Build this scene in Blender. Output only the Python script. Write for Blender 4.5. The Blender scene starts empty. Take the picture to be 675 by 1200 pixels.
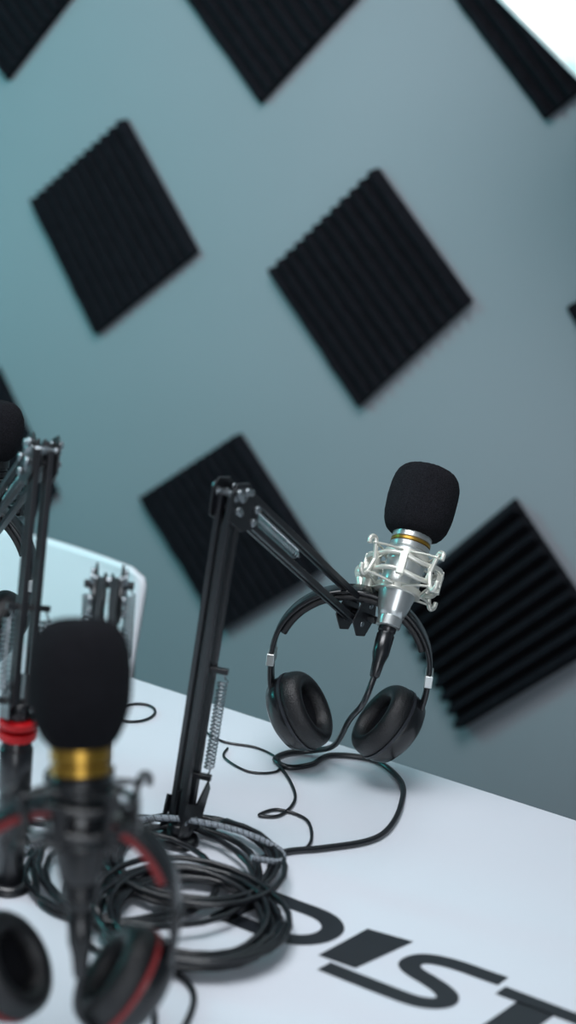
import bpy, bmesh, math, random
from mathutils import Matrix, Vector, noise
random.seed(7)
V=Vector
sc=bpy.context.scene
sc.view_settings.view_transform='Standard'
sc.view_settings.look='None'

# ---------------------------------------------------------------- materials
def lin(h):
    h=h.lstrip('#'); r=[]
    for i in (0,2,4):
        c=int(h[i:i+2],16)/255
        r.append(c/12.92 if c<=.04045 else ((c+.055)/1.055)**2.4)
    return (*r,1)
def mat(name,col,rough=.5,metal=0,noise_scale=None,noise_amt=.1,bump=0,bump_scale=200,spec=.5,sheen=0):
    m=bpy.data.materials.new(name); m.use_nodes=True; nt=m.node_tree; b=nt.nodes['Principled BSDF']
    c=lin(col); b.inputs['Base Color'].default_value=c
    b.inputs['Roughness'].default_value=rough; b.inputs['Metallic'].default_value=metal
    b.inputs['Specular IOR Level'].default_value=spec
    tc=nt.nodes.new('ShaderNodeTexCoord')
    if noise_scale:
        n=nt.nodes.new('ShaderNodeTexNoise'); n.inputs['Scale'].default_value=noise_scale; n.inputs['Detail'].default_value=4
        nt.links.new(tc.outputs['Object'],n.inputs['Vector'])
        r=nt.nodes.new('ShaderNodeValToRGB')
        r.color_ramp.elements[0].position=.3; r.color_ramp.elements[1].position=.7
        r.color_ramp.elements[0].color=(*[x*(1-noise_amt) for x in c[:3]],1)
        r.color_ramp.elements[1].color=(*[min(1,x*(1+noise_amt)) for x in c[:3]],1)
        nt.links.new(n.outputs['Fac'],r.inputs['Fac']); nt.links.new(r.outputs['Color'],b.inputs['Base Color'])
    if bump:
        n2=nt.nodes.new('ShaderNodeTexNoise'); n2.inputs['Scale'].default_value=bump_scale; n2.inputs['Detail'].default_value=3
        nt.links.new(tc.outputs['Object'],n2.inputs['Vector'])
        bp=nt.nodes.new('ShaderNodeBump'); bp.inputs['Strength'].default_value=bump; bp.inputs['Distance'].default_value=.002
        nt.links.new(n2.outputs['Fac'],bp.inputs['Height']); nt.links.new(bp.outputs['Normal'],b.inputs['Normal'])
    return m
def emis(name,col,s):
    m=bpy.data.materials.new(name); m.use_nodes=True; nt=m.node_tree; b=nt.nodes['Principled BSDF']
    b.inputs['Base Color'].default_value=lin('#909a9a')
    tc=nt.nodes.new('ShaderNodeTexCoord'); n=nt.nodes.new('ShaderNodeTexNoise'); n.inputs['Scale'].default_value=14; n.inputs['Detail'].default_value=4
    nt.links.new(tc.outputs['Object'],n.inputs['Vector'])
    r=nt.nodes.new('ShaderNodeValToRGB'); c=lin(col)
    r.color_ramp.elements[0].position=.35; r.color_ramp.elements[1].position=.65
    r.color_ramp.elements[0].color=(c[0]*.40,c[1]*.66,c[2]*.70,1); r.color_ramp.elements[1].color=c
    nt.links.new(n.outputs['Fac'],r.inputs['Fac']); nt.links.new(r.outputs['Color'],b.inputs['Emission Color'])
    b.inputs['Emission Strength'].default_value=s
    return m
M_wall=mat('wall_paint','#92989e',.75,0,1.2,.03,.15,120)
M_ceil=mat('ceiling_paint','#c9ced2',.8,0,2,.03)
M_floor=mat('floor_vinyl','#5b6268',.5,0,8,.1)
M_table=mat('table_white_laminate','#d9dde4',.30,0,3,.015,.05,300,.4)
M_foam=mat('acoustic_foam','#1b1c21',.95,0,60,.25,.5,900,.10)
M_cap=mat('windscreen_foam','#1c1c20',1,0,700,.6,1,1300,.12)
M_black=mat('black_metal','#131418',.30,0,30,.15,0,200,.7)
M_blackpl=mat('black_plastic','#0f1013',.26,0,30,.1,0,200,.6)
M_pad=mat('leather_pad','#0e0e11',.38,0,60,.2,.4,700)
M_rub=mat('cable_rubber','#131519',.3,0,80,.15,0,200,.6)
M_braid=mat('braided_cable','#8f979f',.5,0,900,.8,.6,1500)
M_silver=mat('satin_silver','#c9ccca',.28,.85,40,.06)
M_mount=mat('mount_silver','#d6d5cb',.32,.5,40,.05)
M_steel=mat('spring_steel','#8f969a',.3,.9,50,.08)
M_gold=mat('brass_ring','#a98438',.3,.85,50,.08)
M_red=mat('red_anodised','#c3141c',.3,.3,50,.1)
M_redpad=mat('red_lining','#8c2a2c',.6,0,50,.1)
M_ink=mat('table_lettering','#1d2127',.4,0,50,.1)
M_chair=mat('chair_white_plastic','#eceef3',.4,0,5,.01)
M_cup=mat('cup_grey','#2a2c31',.35,.2,50,.1)
M_soft=emis('softbox_diffuser','#ffffff',1.05)

# ---------------------------------------------------------------- builders
def empty(name,loc=(0,0,0),rot=None):
    e=bpy.data.objects.new(name,None); bpy.context.collection.objects.link(e)
    e.empty_display_size=.05
    mw=Matrix.Translation(V(loc))
    if rot is not None: mw=mw@rot
    e.matrix_world=mw
    return e
def mk(name,verts,faces,m,parent=None,smooth=False,auto=None):
    me=bpy.data.meshes.new(name); me.from_pydata([tuple(v) for v in verts],[],faces); me.validate()
    bm=bmesh.new(); bm.from_mesh(me); bmesh.ops.recalc_face_normals(bm,faces=bm.faces); bm.to_mesh(me); bm.free()
    o=bpy.data.objects.new(name,me); bpy.context.collection.objects.link(o)
    me.materials.append(m)
    if smooth:
        for p in me.polygons: p.use_smooth=True
    if auto:
        for p in me.polygons: p.use_smooth=True
        md=o.modifiers.new('b','BEVEL'); md.width=auto; md.segments=2; md.limit_method='ANGLE'; md.harden_normals=True
    if parent: o.parent=parent
    return o
def box(name,size,loc,m,parent=None,bev=0,rot=None):
    sx,sy,sz=[s/2 for s in size]
    mt=Matrix.Translation(V(loc))
    if rot is not None: mt=mt@rot
    vs=[mt@V((x,y,z)) for x in(-sx,sx) for y in(-sy,sy) for z in(-sz,sz)]
    fs=[(0,1,3,2),(4,6,7,5),(0,4,5,1),(2,3,7,6),(0,2,6,4),(1,5,7,3)]
    return mk(name,vs,fs,m,parent,auto=bev if bev else None)
def frame(z,hint=None):
    z=V(z).normalized()
    h=V(hint) if hint is not None else (V((0,0,1)) if abs(z.z)<.9 else V((0,1,0)))
    x=(h-z*h.dot(z)).normalized(); y=z.cross(x)
    return Matrix((x,y,z)).transposed()      # columns x,y,z
def bar(name,a,b,w,h,hint,m,parent,bev=.0008):
    """rectangular bar from a to b; w along hint, h across"""
    a,b=V(a),V(b); F=frame(b-a,hint); L=(b-a).length
    vs=[]
    for z in(0,L):
        for x,y in((-w/2,-h/2),(w/2,-h/2),(w/2,h/2),(-w/2,h/2)): vs.append(a+F@V((x,y,z)))
    fs=[(0,1,2,3),(4,5,6,7)]+[(i,(i+1)%4,4+(i+1)%4,4+i) for i in range(4)]
    return mk(name,vs,fs,m,parent,auto=bev)
def lathe(name,prof,m,parent=None,mt=None,seg=40,fn=None,smooth=True):
    """prof: list of (r,z)"""
    mt=mt or Matrix.Identity(4); vs=[];fs=[]
    for r,z in prof:
        for i in range(seg):
            a=2*math.pi*i/seg
            rr=r*(fn(a,z) if fn else 1)
            vs.append(mt@V((rr*math.cos(a),rr*math.sin(a),z)))
    n=len(prof)
    for j in range(n-1):
        for i in range(seg):
            fs.append((j*seg+i,j*seg+(i+1)%seg,(j+1)*seg+(i+1)%seg,(j+1)*seg+i))
    fs.append(tuple(range(seg))); fs.append(tuple((n-1)*seg+i for i in range(seg)))
    o=mk(name,vs,fs,m,parent,smooth=smooth)
    if smooth:
        md=o.modifiers.new('e','EDGE_SPLIT'); md.split_angle=math.radians(50)
    return o
def cyl(name,a,b,r,m,parent,seg=20,r2=None):
    a,b=V(a),V(b); F=frame(b-a).to_4x4(); L=(b-a).length
    r2=r if r2 is None else r2; c=min(r,L/2)*.12
    return lathe(name,[(r-c,0),(r,c),(r2,L-c),(r2-c,L)],m,parent,Matrix.Translation(a)@F,seg)
def crom(pts,n=8,closed=False):
    pts=[V(p) for p in pts]; out=[]; N=len(pts)
    rng=range(N if closed else N-1)
    for i in rng:
        g=lambda k: pts[k%N] if closed else pts[max(0,min(N-1,k))]
        p0,p1,p2,p3=g(i-1),g(i),g(i+1),g(i+2)
        for j in range(n):
            t=j/n
            out.append(.5*((2*p1)+(p2-p0)*t+(2*p0-5*p1+4*p2-p3)*t*t+(3*p1-p0-3*p2+p3)*t**3))
    if not closed: out.append(pts[-1])
    return out
def tube_geo(pts,r,seg=8,closed=False,rf=None):
    vs=[];fs=[];N=len(pts)
    T=[]
    for i in range(N):
        a=pts[(i-1)%N] if closed or i>0 else pts[0]; b=pts[(i+1)%N] if closed or i<N-1 else pts[-1]
        d=(b-a); T.append(d.normalized() if d.length>1e-9 else (T[-1] if T else V((0,0,1))))
    F=frame(T[0]); x=F.col[0].copy()
    for i in range(N):
        x=(x-T[i]*x.dot(T[i])).normalized(); y=T[i].cross(x)
        rr=r*(rf(i/(N-1)) if rf else 1)
        for k in range(seg):
            a=2*math.pi*k/seg; vs.append(pts[i]+x*math.cos(a)*rr+y*math.sin(a)*rr)
    for i in range(N if closed else N-1):
        j=(i+1)%N
        for k in range(seg): fs.append((i*seg+k,i*seg+(k+1)%seg,j*seg+(k+1)%seg,j*seg+k))
    if not closed: fs+= [tuple(range(seg)),tuple((N-1)*seg+k for k in range(seg))]
    return vs,fs
def tube(name,pts,r,m,parent=None,seg=8,closed=False,smoothn=0,rf=None):
    pts=[V(p) for p in pts]
    if smoothn: pts=crom(pts,smoothn,closed)
    vs,fs=tube_geo(pts,r,seg,closed,rf)
    return mk(name,vs,fs,m,parent,smooth=True)
def spring(name,a,b,R,r,turns,m,parent):
    a,b=V(a),V(b); F=frame(b-a); L=(b-a).length; n=turns*12; pts=[]
    pts.append(a-F.col[2]*.008)
    for i in range(n+1):
        t=i/n; an=2*math.pi*turns*t
        pts.append(a+F@V((R*math.cos(an),R*math.sin(an),L*t)))
    pts.append(b+F.col[2]*.008)
    return tube(name,pts,r,m,parent,6)
def sweep(name,p2,wy,th,m,parent,y0=0):
    """strip along planar (x,z) path, width wy in Y, thickness th radially (rounded)"""
    vs=[];fs=[];N=len(p2)
    prof=[]
    for k in range(12):
        a=2*math.pi*k/12; c,s=math.cos(a),math.sin(a)
        prof.append((math.copysign(abs(c)**.6,c)*th/2,math.copysign(abs(s)**.5,s)*wy/2))
    for i in range(N):
        a=V(p2[max(0,i-1)]);b=V(p2[min(N-1,i+1)]);d=(b-a).normalized(); nx,nz=d.y,-d.x
        for u,w in prof: vs.append(V((p2[i][0]+nx*u,y0+w,p2[i][1]+nz*u)))
    for i in range(N-1):
        for k in range(12): fs.append((i*12+k,i*12+(k+1)%12,(i+1)*12+(k+1)%12,(i+1)*12+k))
    fs+=[tuple(range(12)),tuple((N-1)*12+k for k in range(12))]
    return mk(name,vs,fs,m,parent,smooth=True)

# ---------------------------------------------------------------- camera
cam=bpy.data.cameras.new('camera'); co=bpy.data.objects.new('camera',cam); bpy.context.collection.objects.link(co)
cam.lens=50; cam.sensor_width=36; cam.clip_start=.05
co.matrix_world=Matrix.Translation((0,0,1.48))@Matrix.Rotation(math.radians(25.2),4,'Z')@Matrix.Rotation(math.radians(74.7),4,'X')@Matrix.Rotation(math.radians(7),4,'Z')
cam.dof.use_dof=True; cam.dof.focus_distance=1.62; cam.dof.aperture_fstop=2.3
sc.camera=co

# ---------------------------------------------------------------- room
box('wall_back',(5.6,.1,2.8),(-.6,2.65,1.4),M_wall)
box('wall_left',(.1,5.2,2.8),(-3.45,0,1.4),M_wall)
box('wall_right',(.1,5.2,2.8),(2.25,0,1.4),M_wall)
box('floor',(5.8,5.4,.1),(-.6,0,-.05),M_floor)
box('ceiling',(5.8,5.4,.1),(-.6,0,2.85),M_ceil)
box('baseboard_back',(5.6,.015,.1),(-.6,2.592,.05),M_ceil,bev=.003)

# ---------------------------------------------------------------- acoustic foam
def foam(T,R,B,L,n=12,horiz=False,dep=.026):
    T,R,B,L=[V((p[0],p[1])) for p in (T,R,B,L)]
    nu=n*8; nv=10; vs=[];fs=[]
    def P(u,v):
        if not horiz: a=L.lerp(T,u); b=B.lerp(R,u)
        else:         a=L.lerp(B,u); b=T.lerp(R,u)
        return a.lerp(b,v)
    def h(u):
        f=(u*n)%1.0
        return .014+dep*(.5-.5*math.cos(2*math.pi*f))**.8
    for i in range(nu+1):
        u=i/nu
        for j in range(nv+1):
            v=j/nv
            p=P(u,v); w=.0012*noise.noise(V((p.x*30,p.y*30,0)))
            vs.append((p.x+w,2.6-h(u)+w,p.y+w))
    base=len(vs)
    for i in range(nu+1):
        for j in range(nv+1):
            p=P(i/nu,j/nv); vs.append((p.x,2.6,p.y))
    q=lambda i,j:i*(nv+1)+j
    for i in range(nu):
        for j in range(nv):
            fs.append((q(i,j),q(i+1,j),q(i+1,j+1),q(i,j+1)))
            fs.append((base+q(i,j),base+q(i,j+1),base+q(i+1,j+1),base+q(i+1,j)))
        for j in(0,nv): fs.append((q(i,j),base+q(i,j),base+q(i+1,j),q(i+1,j)))
    for j in range(nv):
        for i in(0,nu): fs.append((q(i,j),q(i,j+1),base+q(i,j+1),base+q(i,j)))
    return mk('acoustic_foam_panel',vs,fs,M_foam)
foam((-1.702,1.442),(-1.496,1.196),(-1.731,.982),(-1.926,1.240),12,False,.019)
foam((-1.119,1.412),(-.890,1.192),(-1.093,.945),(-1.326,1.178),12,False,.022)
foam((-1.353,.838),(-1.116,.600),(-1.343,.398),(-1.580,.645),12,False,.019)
foam((-.744,.834),(-.515,.605),(-.770,.345),(-.955,.578),10,True,.036)
foam((-1.411,1.966),(-1.181,1.746),(-1.388,1.504),(-1.618,1.724),12,False,.019)
foam((-2.04,1.955),(-1.808,1.735),(-2.012,1.490),(-2.245,1.710),12,False,.019)
foam((-.81,1.978),(-.578,1.76),(-.805,1.536),(-1.037,1.754),12,False,.019)
foam((-1.99,.863),(-1.80,.607),(-2.05,.41),(-2.24,.666),12,False,.019)
foam((-.48,1.43),(-.265,1.20),(-.49,.975),(-.704,1.207))

# ---------------------------------------------------------------- table
tb=empty('studio_table',(0,0,0))
box('top',(2.35,1.15,.03),(-.625,.934,.735),M_table,tb,.003)
for i,(x,y) in enumerate([(-1.7,.45),(.45,.45),(-1.7,1.42),(.45,1.42)]):
    box('leg_%d'%(i+1),(.05,.05,.72),(x,y,.36),M_silver,tb,.003)
box('rail_back',(2.1,.03,.06),(-.625,1.42,.69),M_silver,tb,.002)
box('rail_front',(2.1,.03,.06),(-.625,.45,.69),M_silver,tb,.002)
# lettering
Z=.7504; H=.078; SH=.27
def tf(x,y,x0): return V((x0+(x+SH*y)*H,1.070+y*H,Z))
def stroke(cl,w,x0,closed=False,vsl=None,fsl=None):
    pts=[V(p) for p in cl]; N=len(pts); b0=len(vsl)
    for i in range(N):
        a=pts[(i-1)%N] if (closed or i) else pts[0]; c=pts[(i+1)%N] if (closed or i<N-1) else pts[-1]
        d1=(pts[i]-a).normalized() if (pts[i]-a).length>0 else (c-pts[i]).normalized()
        d2=(c-pts[i]).normalized() if (c-pts[i]).length>0 else d1
        n=V((-(d1+d2).y,(d1+d2).x)).normalized(); k=1/max(.5,n.dot(V((-d1.y,d1.x))))
        for s in(1,-1): q=pts[i]+n*s*w/2*k; vsl.append(tf(q.x,q.y,x0))
    for i in range(N if closed else N-1):
        j=(i+1)%N; fsl.append((b0+2*i,b0+2*i+1,b0+2*j+1,b0+2*j))
def letter(nm,parts,x0):
    vs,fs=[],[]
    for cl,w,c in parts: stroke(cl,w,x0,c,vs,fs)
    mk(nm,vs,fs,M_ink,tb)
def soft(cl,n=4):
    return [ (p.x,p.y) for p in crom([V((a,b,0)) for a,b in cl],n)]
letter('letter_D',[(soft([(.13,.125),(.5,.125),(.84,.125),(1.04,.19),(1.17,.32),(1.22,.50),(1.18,.68),(1.04,.82),(.84,.885),(.5,.885),(.13,.885)]),.25,False),([(.13,.0),(.13,1.01)],.25,False)],-.535)
mk('letter_I',[(-.421,1.075,Z),(-.384,1.077,Z),(-.357,1.152,Z),(-.402,1.145,Z)],[(0,1,2,3)],M_ink,tb)
letter('letter_S',[(soft([(-.58,-.09),(.1,-.09),(.50,-.08),(.70,-.01),(.79,.11),(.75,.24),(.62,.33),(.42,.40),(.20,.46),(.07,.54),(.04,.66),(.10,.79),(.26,.87),(.48,.91),(.75,.92),(1.00,.93)]),.235,False)],-.362)
letter('letter_T',[([(-.38,.74),(1.5,.74)],.22,False),([(.10,-.06),(.10,.66)],.44,False)],-.248)

# ---------------------------------------------------------------- chair (moulded shell)
ch=empty('plastic_chair',(-1.280,1.49,0),Matrix.Rotation(math.radians(183),4,'Z'))
vs=[];fs=[];nu,nv=24,60
def shell(u,v):
    w=.240
    if v<.45: y=.20-.42*(v/.45); z=.44-.02*math.sin(v/.45*math.pi)
    else:
        t=(v-.45)/.55; a=min(1,t/.3); y=-.22-.05*math.sin(a*math.pi/2)-.05*max(0,t-.3); z=.44+.04*(1-math.cos(a*math.pi/2))+.318*max(0,t-.12)/.88
    ztop=.798; rc=.030; wt=w
    if z>ztop-rc: wt=w-rc+math.sqrt(max(0,rc*rc-(z-ztop+rc)**2))
    z+=.025*u*u*(1 if v<.45 else 0)
    y+=.03*u*u*(1 if v>.55 else 0)
    return V((u*wt,y,z))
for i in range(nu+1):
    for j in range(nv+1): vs.append(shell(-1+2*i/nu,j/nv))
for i in range(nu):
    for j in range(nv): fs.append((i*(nv+1)+j,(i+1)*(nv+1)+j,(i+1)*(nv+1)+j+1,i*(nv+1)+j+1))
s=mk('shell',vs,fs,M_chair,ch,smooth=True); md=s.modifiers.new('s','SOLIDIFY'); md.thickness=.008
for i,(x,y) in enumerate([(-.18,.16),(.18,.16),(-.18,-.18),(.18,-.18)]):
    cyl('leg_%d'%(i+1),(x*1.2,y*1.25,0),(x*.7,y*.7,.43),.012,M_silver,ch,12,.014)

# ---------------------------------------------------------------- boom arms
def screw(name,p,d,r,parent,m=None):
    d=V(d).normalized(); cyl(name,V(p),V(p)+d*.004,r,m or M_steel,parent,12)
def segment(E,tag,a,b,s_hint,ds,dn,rod,springs):
    a,b=V(a),V(b); F=frame(b-a,s_hint); s,n,z=F.col[0].copy(),F.col[1].copy(),F.col[2].copy(); L=(b-a).length
    k=0
    for i in(-1,1):
        for j in(-1,1):
            k+=1; o=s*ds*i+n*dn*j
            bar('%s_rod_%d'%(tag,k),a+o,b+o,rod,rod,s,M_black,E)
            for q,pp in((0,a),(1,b)):
                screw('%s_screw_%d_%d'%(tag,k,q),pp+s*ds*i+n*(dn+rod/2)*j,n*j,.0035,E)
    for j in(-1,1):
        bar('%s_endplate_%d'%(tag,j+2),a-z*.008+n*(dn*j*.5),a+z*.03+n*(dn*j*.5),2*ds+rod*.6,.003,s,M_black,E)
    k=0
    for (so,no,t0,t1) in springs:
        k+=1; o=s*so+n*no
        spring('%s_spring_%d'%(tag,k),a+z*L*t0+o,a+z*L*t1+o,.0048,.00095,int(L*abs(t1-t0)/.0042),M_steel,E)
        for q,t in enumerate((t0,t1)):
            p=a+z*L*t
            zz=z*(-.010 if t==min(t0,t1) else .010)
            bar('%s_hook_%d_%d'%(tag,k,q),p+zz,p+o*1.2+zz,.006,.006,z,M_black,E)
    return s,n,z
def boom(name,foot,base,elbow,tip,lsp,usp,ring=False,ds=.0065):
    E=empty(name,(0,0,0)); foot,base,elbow,tip=map(V,(foot,base,elbow,tip))
    lathe('foot_flange',[(.019,0.0002),(.021,.001),(.021,.005),(.018,.008),(.014,.009)],M_black,E,Matrix.Translation(foot),36)
    if ring:
        d=(base-foot)
        cyl('post',foot+V((0,0,.008)),base-V((0,0,.03)),.0135,M_black,E,28)
        cyl('post_sleeve',foot+d*.55,base-V((0,0,.04)),.0155,M_black,E,28)
        lathe('red_knob_lower',[(.0150,0),(.0172,.001),(.0172,.008),(.015,.009)],M_red,E,Matrix.Translation(base-V((0,0,.032))),48,lambda a,z:1+.03*math.cos(24*a))
        lathe('red_knob_upper',[(.0150,0),(.0172,.001),(.0172,.0065),(.015,.0075)],M_red,E,Matrix.Translation(base-V((0,0,.020))),48,lambda a,z:1+.03*math.cos(24*a))
        cyl('pivot_post',base-V((0,0,.024)),base+V((0,0,.004)),.009,M_black,E)
    else:
        cyl('post',foot+V((0,0,.006)),base-V((0,0,.004)),.0095,M_black,E,24)
        cyl('post_collar',foot+V((0,0,.008)),foot+V((0,0,.024)),.0135,M_black,E,24)
    hint=V(((tip-elbow).x,(tip-elbow).y,0)).normalized()
    s,n,z=segment(E,'lower',base,elbow,hint,ds,.0065,.0062,lsp)
    # gusset bracket at the bottom
    for j in(-1,1):
        pts=[(-.016,-.012),(.016,-.012),(.024,.030),(.020,.040),(.006,.016),(-.012,.024)]
        vs=[base+s*p[0]+z*p[1]+n*(.0115*j) for p in pts]+[base+s*p[0]+z*p[1]+n*(.0135*j) for p in pts]
        N=len(pts); fs=[tuple(range(N)),tuple(range(N,2*N))]+[(i,(i+1)%N,N+(i+1)%N,N+i) for i in range(N)]
        mk('gusset_%d'%(j+2),vs,fs,M_black,E)
    u=(tip-elbow).normalized(); hs=s
    # elbow bracket plates
    for j in(-1,1):
        poly=[elbow-z*.022-s*.014,elbow-s*.015+z*.006,elbow-s*.008+z*.015,elbow+s*.010+z*.014,elbow+u*.034+z*.010,elbow+u*.040-z*.014,elbow+u*.010-z*.030]
        vs=[p+n*(.0108*j) for p in poly]+[p+n*(.0130*j) for p in poly]
        N=len(poly); fs=[tuple(range(N)),tuple(range(N,2*N))]+[(i,(i+1)%N,N+(i+1)%N,N+i) for i in range(N)]
        mk('elbow_plate_%d'%(j+2),vs,fs,M_black,E,auto=.0006)
        for k,p in enumerate([elbow-s*.006+z*.006,elbow+s*.006+z*.006,elbow+u*.030+z*.002,elbow-z*.012-s*.004,elbow+u*.026-z*.013]):
            screw('elbow_screw_%d_%d'%(j+2,k),p+n*(.0130*j),n*j,.0040,E)
    cyl('elbow_pin',elbow-n*.017,elbow+n*.017,.004,M_steel,E,12)
    e2=elbow+u*.012
    s2,n2,z2=segment(E,'upper',e2,tip,z,.0115,.0065,.0062,usp)
    # tip bracket
    for j in(-1,1):
        poly=[tip-u*.020+s2*.016,tip+u*.010+s2*.016,tip+u*.020+s2*.004,tip+u*.018-s2*.020,tip+u*.002-s2*.026,tip-u*.020-s2*.016]
        vs=[p+n2*(.0108*j) for p in poly]+[p+n2*(.0128*j) for p in poly]
        N=len(poly); fs=[tuple(range(N)),tuple(range(N,2*N))]+[(i,(i+1)%N,N+(i+1)%N,N+i) for i in range(N)]
        mk('tip_plate_%d'%(j+2),vs,fs,M_black,E,auto=.0006)
    cyl('tip_pin',tip+u*.008-n2*.022,tip+u*.008+n2*.022,.0045,M_black,E,14)
    return E

# ---------------------------------------------------------------- microphones
def mic(name,pos,axis,hint,hf,rf,silver,arm_tip,gold=True,k1=.55,k2=.72,tap=.14):
    F=frame(axis,hint).to_4x4(); E=empty(name,pos,F); inv=E.matrix_world.inverted()
    prof=[]
    n=26
    for i in range(n+1):
        a=-math.pi/2+math.pi*i/n; c,s=math.cos(a),math.sin(a)
        prof.append((max(.001,rf*abs(c)**k1),hf*math.copysign(abs(s)**k2,s)))
    prof=[(r*(1-tap+tap*min(1,(z+hf)/(hf*.9))),z) for r,z in prof]
    o=lathe('foam_windscreen',prof,M_cap,E,None,64); o.modifiers.clear()
    for v in o.data.vertices: v.co+=v.co.normalized()*.0007*noise.noise(v.co*500)
    B=-hf
    bm_=M_silver if silver else M_blackpl
    mg=M_gold if gold else M_blackpl
    if silver:
        lathe('grille_collar',[(.0215,B-.006),(.0228,B-.005),(.0228,B+.004),(.02,B+.006)],M_silver,E,None,48)
        lathe('brass_ring',[(.0215,B-.010),(.0230,B-.0095),(.0230,B-.0065),(.0215,B-.006)],M_gold,E,None,48)
        lathe('upper_collar',[(.0215,B-.017),(.0228,B-.016),(.0228,B-.011),(.0215,B-.010)],M_silver,E,None,48)
    else:
        lathe('brass_ring',[(.0215,B-.016),(.0228,B-.015),(.0228,B-.009),(.0205,B-.008),(.0205,B-.006),(.0228,B-.005),(.0228,B+.004),(.02,B+.006)],mg,E,None,48)
    lathe('body',[(.0125,B-.098),(.0145,B-.096),(.0165,B-.090),(.0215,B-.068),(.0225,B-.060),(.0225,B-.034),(.0215,B-.033),(.0215,B-.031),(.0225,B-.030),(.0225,B-.018),(.0205,B-.016)],bm_,E,None,48)
    lathe('threaded_collar',[(.0120,B-.109),(.0138,B-.108),(.0138,B-.098),(.012,B-.097)],bm_,E,None,32)
    lathe('xlr_plug',[(.0035,B-.168),(.0055,B-.166),(.0070,B-.150),(.0095,B-.140),(.0100,B-.118),(.0090,B-.117),(.0090,B-.115),(.0100,B-.114),(.0100,B-.109)],M_blackpl,E,None,28)
    # shock mount
    mm=M_mount if silver else M_black; zc=B-.045
    def ring(nm,r,z,t,m,amp=0):
        pts=[V((r*math.cos(a),r*math.sin(a),z+amp*math.cos(4*a))) for a in [2*math.pi*i/64 for i in range(64)]]
        tube(nm,pts,t,m,E,8,True)
    for k,z in enumerate((zc+.020,zc-.020)):
        lathe('inner_clamp_%d'%k,[(.0235,z-.004),(.0262,z-.0035),(.0262,z+.0035),(.0235,z+.004)],mm,E,None,40)
    ring('outer_ring_1',.042,zc+.009,.0029,mm,.002)
    ring('outer_ring_2',.042,zc-.009,.0029,mm,.002)
    for k in range(4):
        a=math.pi/4+k*math.pi/2+.25; d=V((math.cos(a),math.sin(a),0)); t=V((-math.sin(a),math.cos(a),0))
        tube('hook_up_%d'%k,[d*.042+V((0,0,zc-.008)),d*.045+V((0,0,zc+.002)),d*.048+V((0,0,zc+.014)),d*.052+V((0,0,zc+.023)),d*.058+V((0,0,zc+.021)),d*.058+V((0,0,zc+.014))],.0028,mm,E,8,False,5)
        tube('hook_down_%d'%k,[d*.042+V((0,0,zc+.008)),d*.045+V((0,0,zc-.002)),d*.049+V((0,0,zc-.014)),d*.054+V((0,0,zc-.021)),d*.059+V((0,0,zc-.018)),d*.060+V((0,0,zc-.011))],.0028,mm,E,8,False,5)
        for q,(zz,zo) in enumerate(((.020,.017),(-.020,-.017))):
            for sgn in(-1,1):
                a2=a+sgn*.62; e=V((math.cos(a2),math.sin(a2),0))*.026+V((0,0,zc+zz))
                p0=d*.0525+V((0,0,zc+zo)); mid=(p0+e)/2+V((0,0,.001))
                tube('elastic_%d_%d_%d'%(k,q,sgn+1),[p0+t*sgn*.001,mid,e],.0015,M_mount if silver else M_rub,E,6,False,4)
        a3=a+.78; d3=V((math.cos(a3),math.sin(a3),0))
        box('lug_%d'%k,(.007,.009,.026),d3*.042+V((0,0,zc)),mm,E,.001,Matrix.Rotation(a3,4,'Z'))
    # swivel joint to arm
    lt=inv@V(arm_tip); d=V((lt.x,lt.y,0)).normalized(); p=d*.043+V((0,0,zc))
    cyl('swivel_barrel',p-V((0,0,.024)),p+d*.004+V((0,0,.024)),.0085,mm,E,20)
    q=p+d*.012
    cyl('swivel_knuckle',q-d*.010,q+d*.008,.0090,mm,E,20)
    tube('mount_stem',[q+d*.006,(q+d*.01)*.5+lt*.5,lt],.0058,mm,E,12,False,4)
    return E,E.matrix_world@V((0,0,B-.166))

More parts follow.
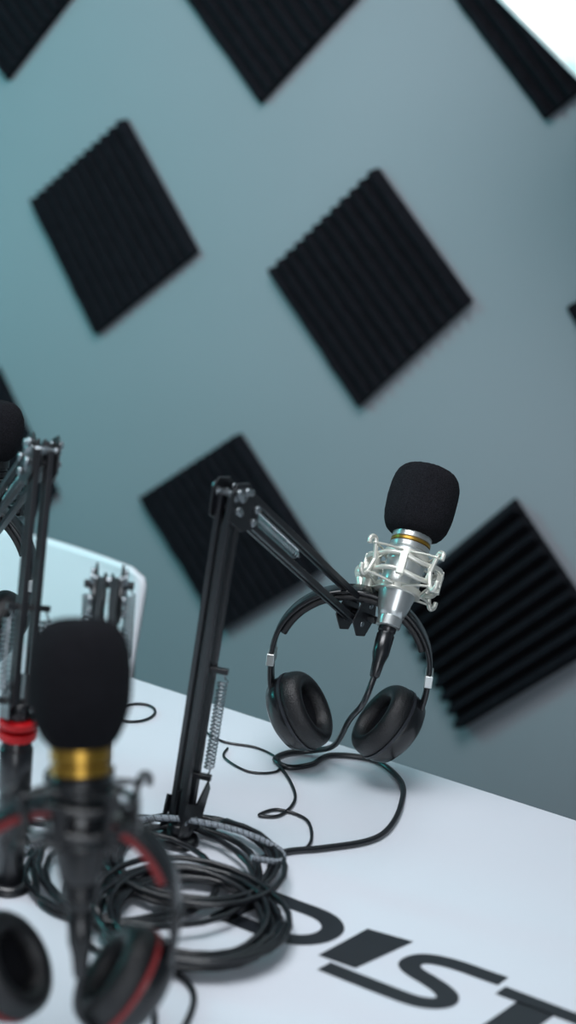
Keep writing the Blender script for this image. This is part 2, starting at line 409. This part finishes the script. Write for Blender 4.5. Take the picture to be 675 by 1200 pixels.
# ---------------------------------------------------------------- headphones
def headphones(name,pos,rotz,sc_=1,tilt=0,red=False):
    E=empty(name,pos,Matrix.Rotation(math.radians(rotz),4,'Z')@Matrix.Rotation(math.radians(tilt),4,'Y')@Matrix.Scale(sc_,4))
    arc=lambda r1,r2,a0,a1,n:[(r1*math.cos(math.radians(a0+(a1-a0)*i/n)),r2*math.sin(math.radians(a0+(a1-a0)*i/n))) for i in range(n+1)]
    sweep('headband',arc(.088,.085,0,180,48),.028,.0064,M_blackpl,E)
    sweep('headband_pad',arc(.0820,.0787,20,160,36),.026,.0090,M_redpad if red else M_pad,E)
    for s in(-1,1):
        t='r' if s>0 else 'l'
        box('slider_'+t,(.0088,.029,.014),(s*.0882,0,-.006),M_silver if not red else M_blackpl,E,.001)
        path=[(s*x,z) for x,z in [(.088,-.008),(.0872,-.026),(.084,-.044),(.079,-.060),(.071,-.076)]]
        path=[(p.x,p.y) for p in crom([V((a,b,0)) for a,b in path],5)]
        sweep('side_arm_'+t,path,.024,.0068,M_blackpl,E)
        ax=V((-s*.82,-.20,.54)).normalized(); Fc=frame(ax,(s*.54,0,.80)).to_4x4()  # x = long axis
        c=V((s*.049,-.002,-.066)); mt=Matrix.Translation(c)@Fc@Matrix.Diagonal((1.30,1.08,1.15,1))
        lathe('cup_shell_'+t,[(.010,-.0245),(.024,-.0235),(.0310,-.019),(.0345,-.010),(.0350,-.002),(.0335,.000)],M_blackpl,E,mt,48)
        lathe('cup_trim_'+t,[(.0335,-.0035),(.0362,-.003),(.0362,.000),(.0335,.0005)],M_redpad if red else M_cup,E,mt,48)
        pp=[]
        for i in range(17):
            a=math.pi*i/16; pp.append((.0265+.0090*math.cos(a)*1.0,.001+.017*math.sin(a)**.8))
        lathe('ear_pad_'+t,[(.0345,.0)]+pp,M_pad,E,mt,48)
        lathe('speaker_cloth_'+t,[(.001,.006),(.019,.006),(.019,.004)],M_cap,E,mt,32)
        q=c+Fc.to_3x3()@V((.0,0,-.025))
        tube('yoke_'+t,[V((s*.0845,0,-.042)),V((s*.083,.0,-.058)),q],.0042,M_blackpl,E,10,False,5)
    return E

# main boom + silver mic
tip=V((-.570,1.429,.953))
boom('microphone_boom_arm',(-.630,1.172,.750),(-.630,1.172,.780),(-.617,1.178,1.127),tip,
     [(.010,-.018,.17,.45)],[(0,.0,.05,.45)])
m1,c1=mic('condenser_microphone',V((-.535,1.490,1.078)),V((-.081,.556,.828)),(1,0,0),.042,.0400,True,tip+V((.01,.0,.01)),True,.38,.62,.05)
headphones('headphones',V((-.568,1.423,.894)),20,1.03,-1)

# left boom
tipL=V((-.965,1.245,.985))
boom('microphone_boom_arm',(-.712,.995,.750),(-.716,.997,.935),(-.762,1.068,1.157),tipL,
     [(0,.017,.06,.34),(0,-.017,.06,.34)],[(0,0,.05,.5)],ring=True)
m2,c2=mic('condenser_microphone',V((-1.000,1.300,1.095)),V((-.05,.1,.99)),(1,0,0),.036,.036,False,tipL,False)
headphones('headphones',V((-.975,1.220,.955)),20,1.0,0)

# near boom + black mic
tipN=V((-.555,.868,.978))
boom('microphone_boom_arm',(-.675,1.085,.750),(-.675,1.085,.792),(-.666,1.052,1.056),tipN,
     [(0,.019,.70,.95),(0,-.019,.70,.95)],[])
m3,c3=mic('condenser_microphone',V((-.542,.829,1.060)),V((-.033,.0275,.140)),(1,0,0),.050,.0385,False,tipN)
headphones('headphones',V((-.527,.812,.895)),22,.96,-3,True)

# ---------------------------------------------------------------- cables
def flat(pts,r,jit=0):
    return [V((p[0],p[1],(p[2] if len(p)>2 else .75+r+.0003))) for p in pts]
def coil(cx,cy,R,turns,r,ph,spread,z0,drift=.5):
    pts=[];n=int(turns*24)
    for i in range(n+1):
        t=i/24; a=ph+2*math.pi*t
        k=math.sin(t*2.4+ph)*spread; k2=math.cos(t*1.7+ph)*spread*drift
        rr=R+k+.003*math.sin(a*2+t)
        zz=.75+r+.0003+z0+ (t%3)*r*1.5 + .003*(1+math.sin(a*1.5+t*2))*.6
        pts.append(V((cx+k2+rr*math.cos(a),cy+.6*k2+rr*math.sin(a),zz)))
    return pts
main=flat([(-.612,1.455,.757),(-.636,1.435),(-.640,1.408),(-.618,1.400),(-.600,1.425),(-.592,1.465),(-.545,1.487),(-.497,1.455),(-.474,1.400),(-.463,1.340),(-.470,1.298),(-.502,1.252),(-.528,1.222),(-.548,1.180)],.0034)
up=[c1,c1+V((-.004,-.012,-.030)),V((-.556,1.415,.828)),V((-.580,1.440,.780))]
E=empty('microphone_cable')
tube('lead_and_loop',up+main,.0034,M_rub,E,10,False,8)
tube('coil',[V((-.548,1.180,.7537)),V((-.50,1.12,.756))]+coil(-.538,1.042,.076,8,.0034,.6,.008,0),.0034,M_rub,E,8)
E=empty('microphone_cable')
tube('coil',coil(-.590,1.130,.080,6,.0031,2.0,.009,.0,.8)[8:],.0031,M_rub,E,8)
tube('coil_outer',coil(-.540,1.040,.086,2,.0031,4.0,.004,.008),.0031,M_rub,E,8)
tube('coil_stray',coil(-.620,1.075,.095,2.4,.0030,3.2,.012,.002,.9),.0030,M_rub,E,8)
tube('lead',[c3,c3+V((.0,0,-.03)),V((-.475,.80,.80)),V((-.455,.84,.757)),V((-.47,.93,.7533)),V((-.50,.965,.7533)),V((-.56,.965,.756))],.0030,M_rub,E,8,False,8)
E=empty('headphone_cable')
tube('thin_lead',flat([(-.760,1.43),(-.715,1.413),(-.675,1.425),(-.640,1.415),(-.625,1.385),(-.650,1.362),(-.690,1.375),(-.700,1.40)],.0016),.0016,M_rub,E,6,False,8)
tube('thin_lead_curl',flat([(-.636,1.405),(-.600,1.370),(-.575,1.332),(-.572,1.290),(-.590,1.275),(-.580,1.300),(-.545,1.300),(-.520,1.262),(-.520,1.232),(-.545,1.215)],.0020),.0020,M_rub,E,6,False,8)
E=empty('braided_cable')
bp=crom(flat([(-.70,.93),(-.715,.985),(-.735,1.045),(-.727,1.085,.757),(-.690,1.115,.768),(-.650,1.150,.780),(-.605,1.175,.780),(-.560,1.190,.776),(-.525,1.195,.768),(-.515,1.175,.768),(-.535,1.150,.776)],.0032),10)
tube('braid',bp,.0032,M_braid,E,8)
h=[]
for i in range(len(bp)-1):
    for k in range(4): h.append(bp[i].lerp(bp[i+1],k/4))
hp=[]
for i,p in enumerate(h):
    d=(h[min(i+1,len(h)-1)]-h[max(i-1,0)]).normalized(); Fx=frame(d,(0,0,1)); a=i*1.1
    hp.append(p+Fx@V((math.cos(a)*.0032,math.sin(a)*.0032,0)))
tube('braid_wrap',hp,.0006,M_rub,E,4)
E=empty('power_cable')
tube('lead_a',flat([(-.80,1.06),(-.765,1.077),(-.735,1.060),(-.70,1.02),(-.665,.985),(-.62,.985),(-.58,1.01,.758),(-.55,1.06,.760)],.0032),.0032,M_rub,E,8,False,8)
tube('lead_b',flat([(-.77,1.13),(-.72,1.115),(-.68,1.085),(-.64,1.05),(-.61,1.03,.758),(-.60,.99,.758)],.0032),.0032,M_rub,E,8,False,8)
tube('lead_c',flat([(-.53,.93),(-.50,.915),(-.485,.895),(-.47,.87)],.0030),.0030,M_rub,E,8,False,8)
tube('lead_d',flat([(-.82,1.12),(-.775,1.105),(-.735,1.12),(-.700,1.10),(-.665,1.02),(-.61,.965),(-.56,.955),(-.50,.985,.757)],.0030),.0030,M_rub,E,8,False,8)
tube('cable_loop',flat([(-.839+.022*math.cos(a),1.412+.03*math.sin(a)) for a in [i*math.pi/6 for i in range(12)]],.0018),.0018,M_rub,empty('headphone_cable'),6,True,4)

# ---------------------------------------------------------------- softbox (studio light)
e=V((.781,.185,-.596)); n=V((-.149,-.862,-.463)).normalized(); u=V((.60,-.45,.646)).normalized()
mid=V((-.657,2.028,1.631)); E=empty('softbox_light')
a,b=mid-e*.30,mid+e*.34
front=[a,b,b+u*.55,a+u*.55]; cen=sum(front,V())/4; back=[cen-n*.24+(p-cen)*.3 for p in front]
mk('diffuser',[p for p in front],[(0,1,2,3)],M_soft,E)
mk('housing',[p-n*.002 for p in front]+back,[(0,1,5,4),(1,2,6,5),(2,3,7,6),(3,0,4,7),(4,5,6,7)],M_black,E)
for i in range(4): bar('rim_%d'%i,front[i],front[(i+1)%4],.006,.006,n,M_silver,E)
top=cen-n*.24
cyl('ceiling_pole',top,V((top.x,top.y,2.8)),.012,M_black,E)

# ---------------------------------------------------------------- lights
def area(name,loc,tgt,size,power,col,sy=None):
    l=bpy.data.lights.new(name,'AREA'); l.energy=power; l.color=col; l.size=size
    if sy: l.shape='RECTANGLE'; l.size_y=sy
    o=bpy.data.objects.new(name,l); bpy.context.collection.objects.link(o)
    o.location=loc; o.rotation_euler=(V(tgt)-V(loc)).to_track_quat('-Z','Y').to_euler(); return o
area('ceiling_light',(-.8,1.0,2.75),(-.9,2.1,1.0),1.2,58,(.93,.955,1))
area('window_light',(1.2,-1.6,1.9),(-.8,1.6,1.0),1.6,32,(.89,.94,1))
area('teal_lamp',(-2.5,.9,1.5),(-1.80,2.6,1.1),.45,15,(.10,.9,.92))
w=bpy.data.worlds.new('w'); sc.world=w; w.use_nodes=True
w.node_tree.nodes['Background'].inputs[0].default_value=(.61,.69,.78,1); w.node_tree.nodes['Background'].inputs[1].default_value=.48
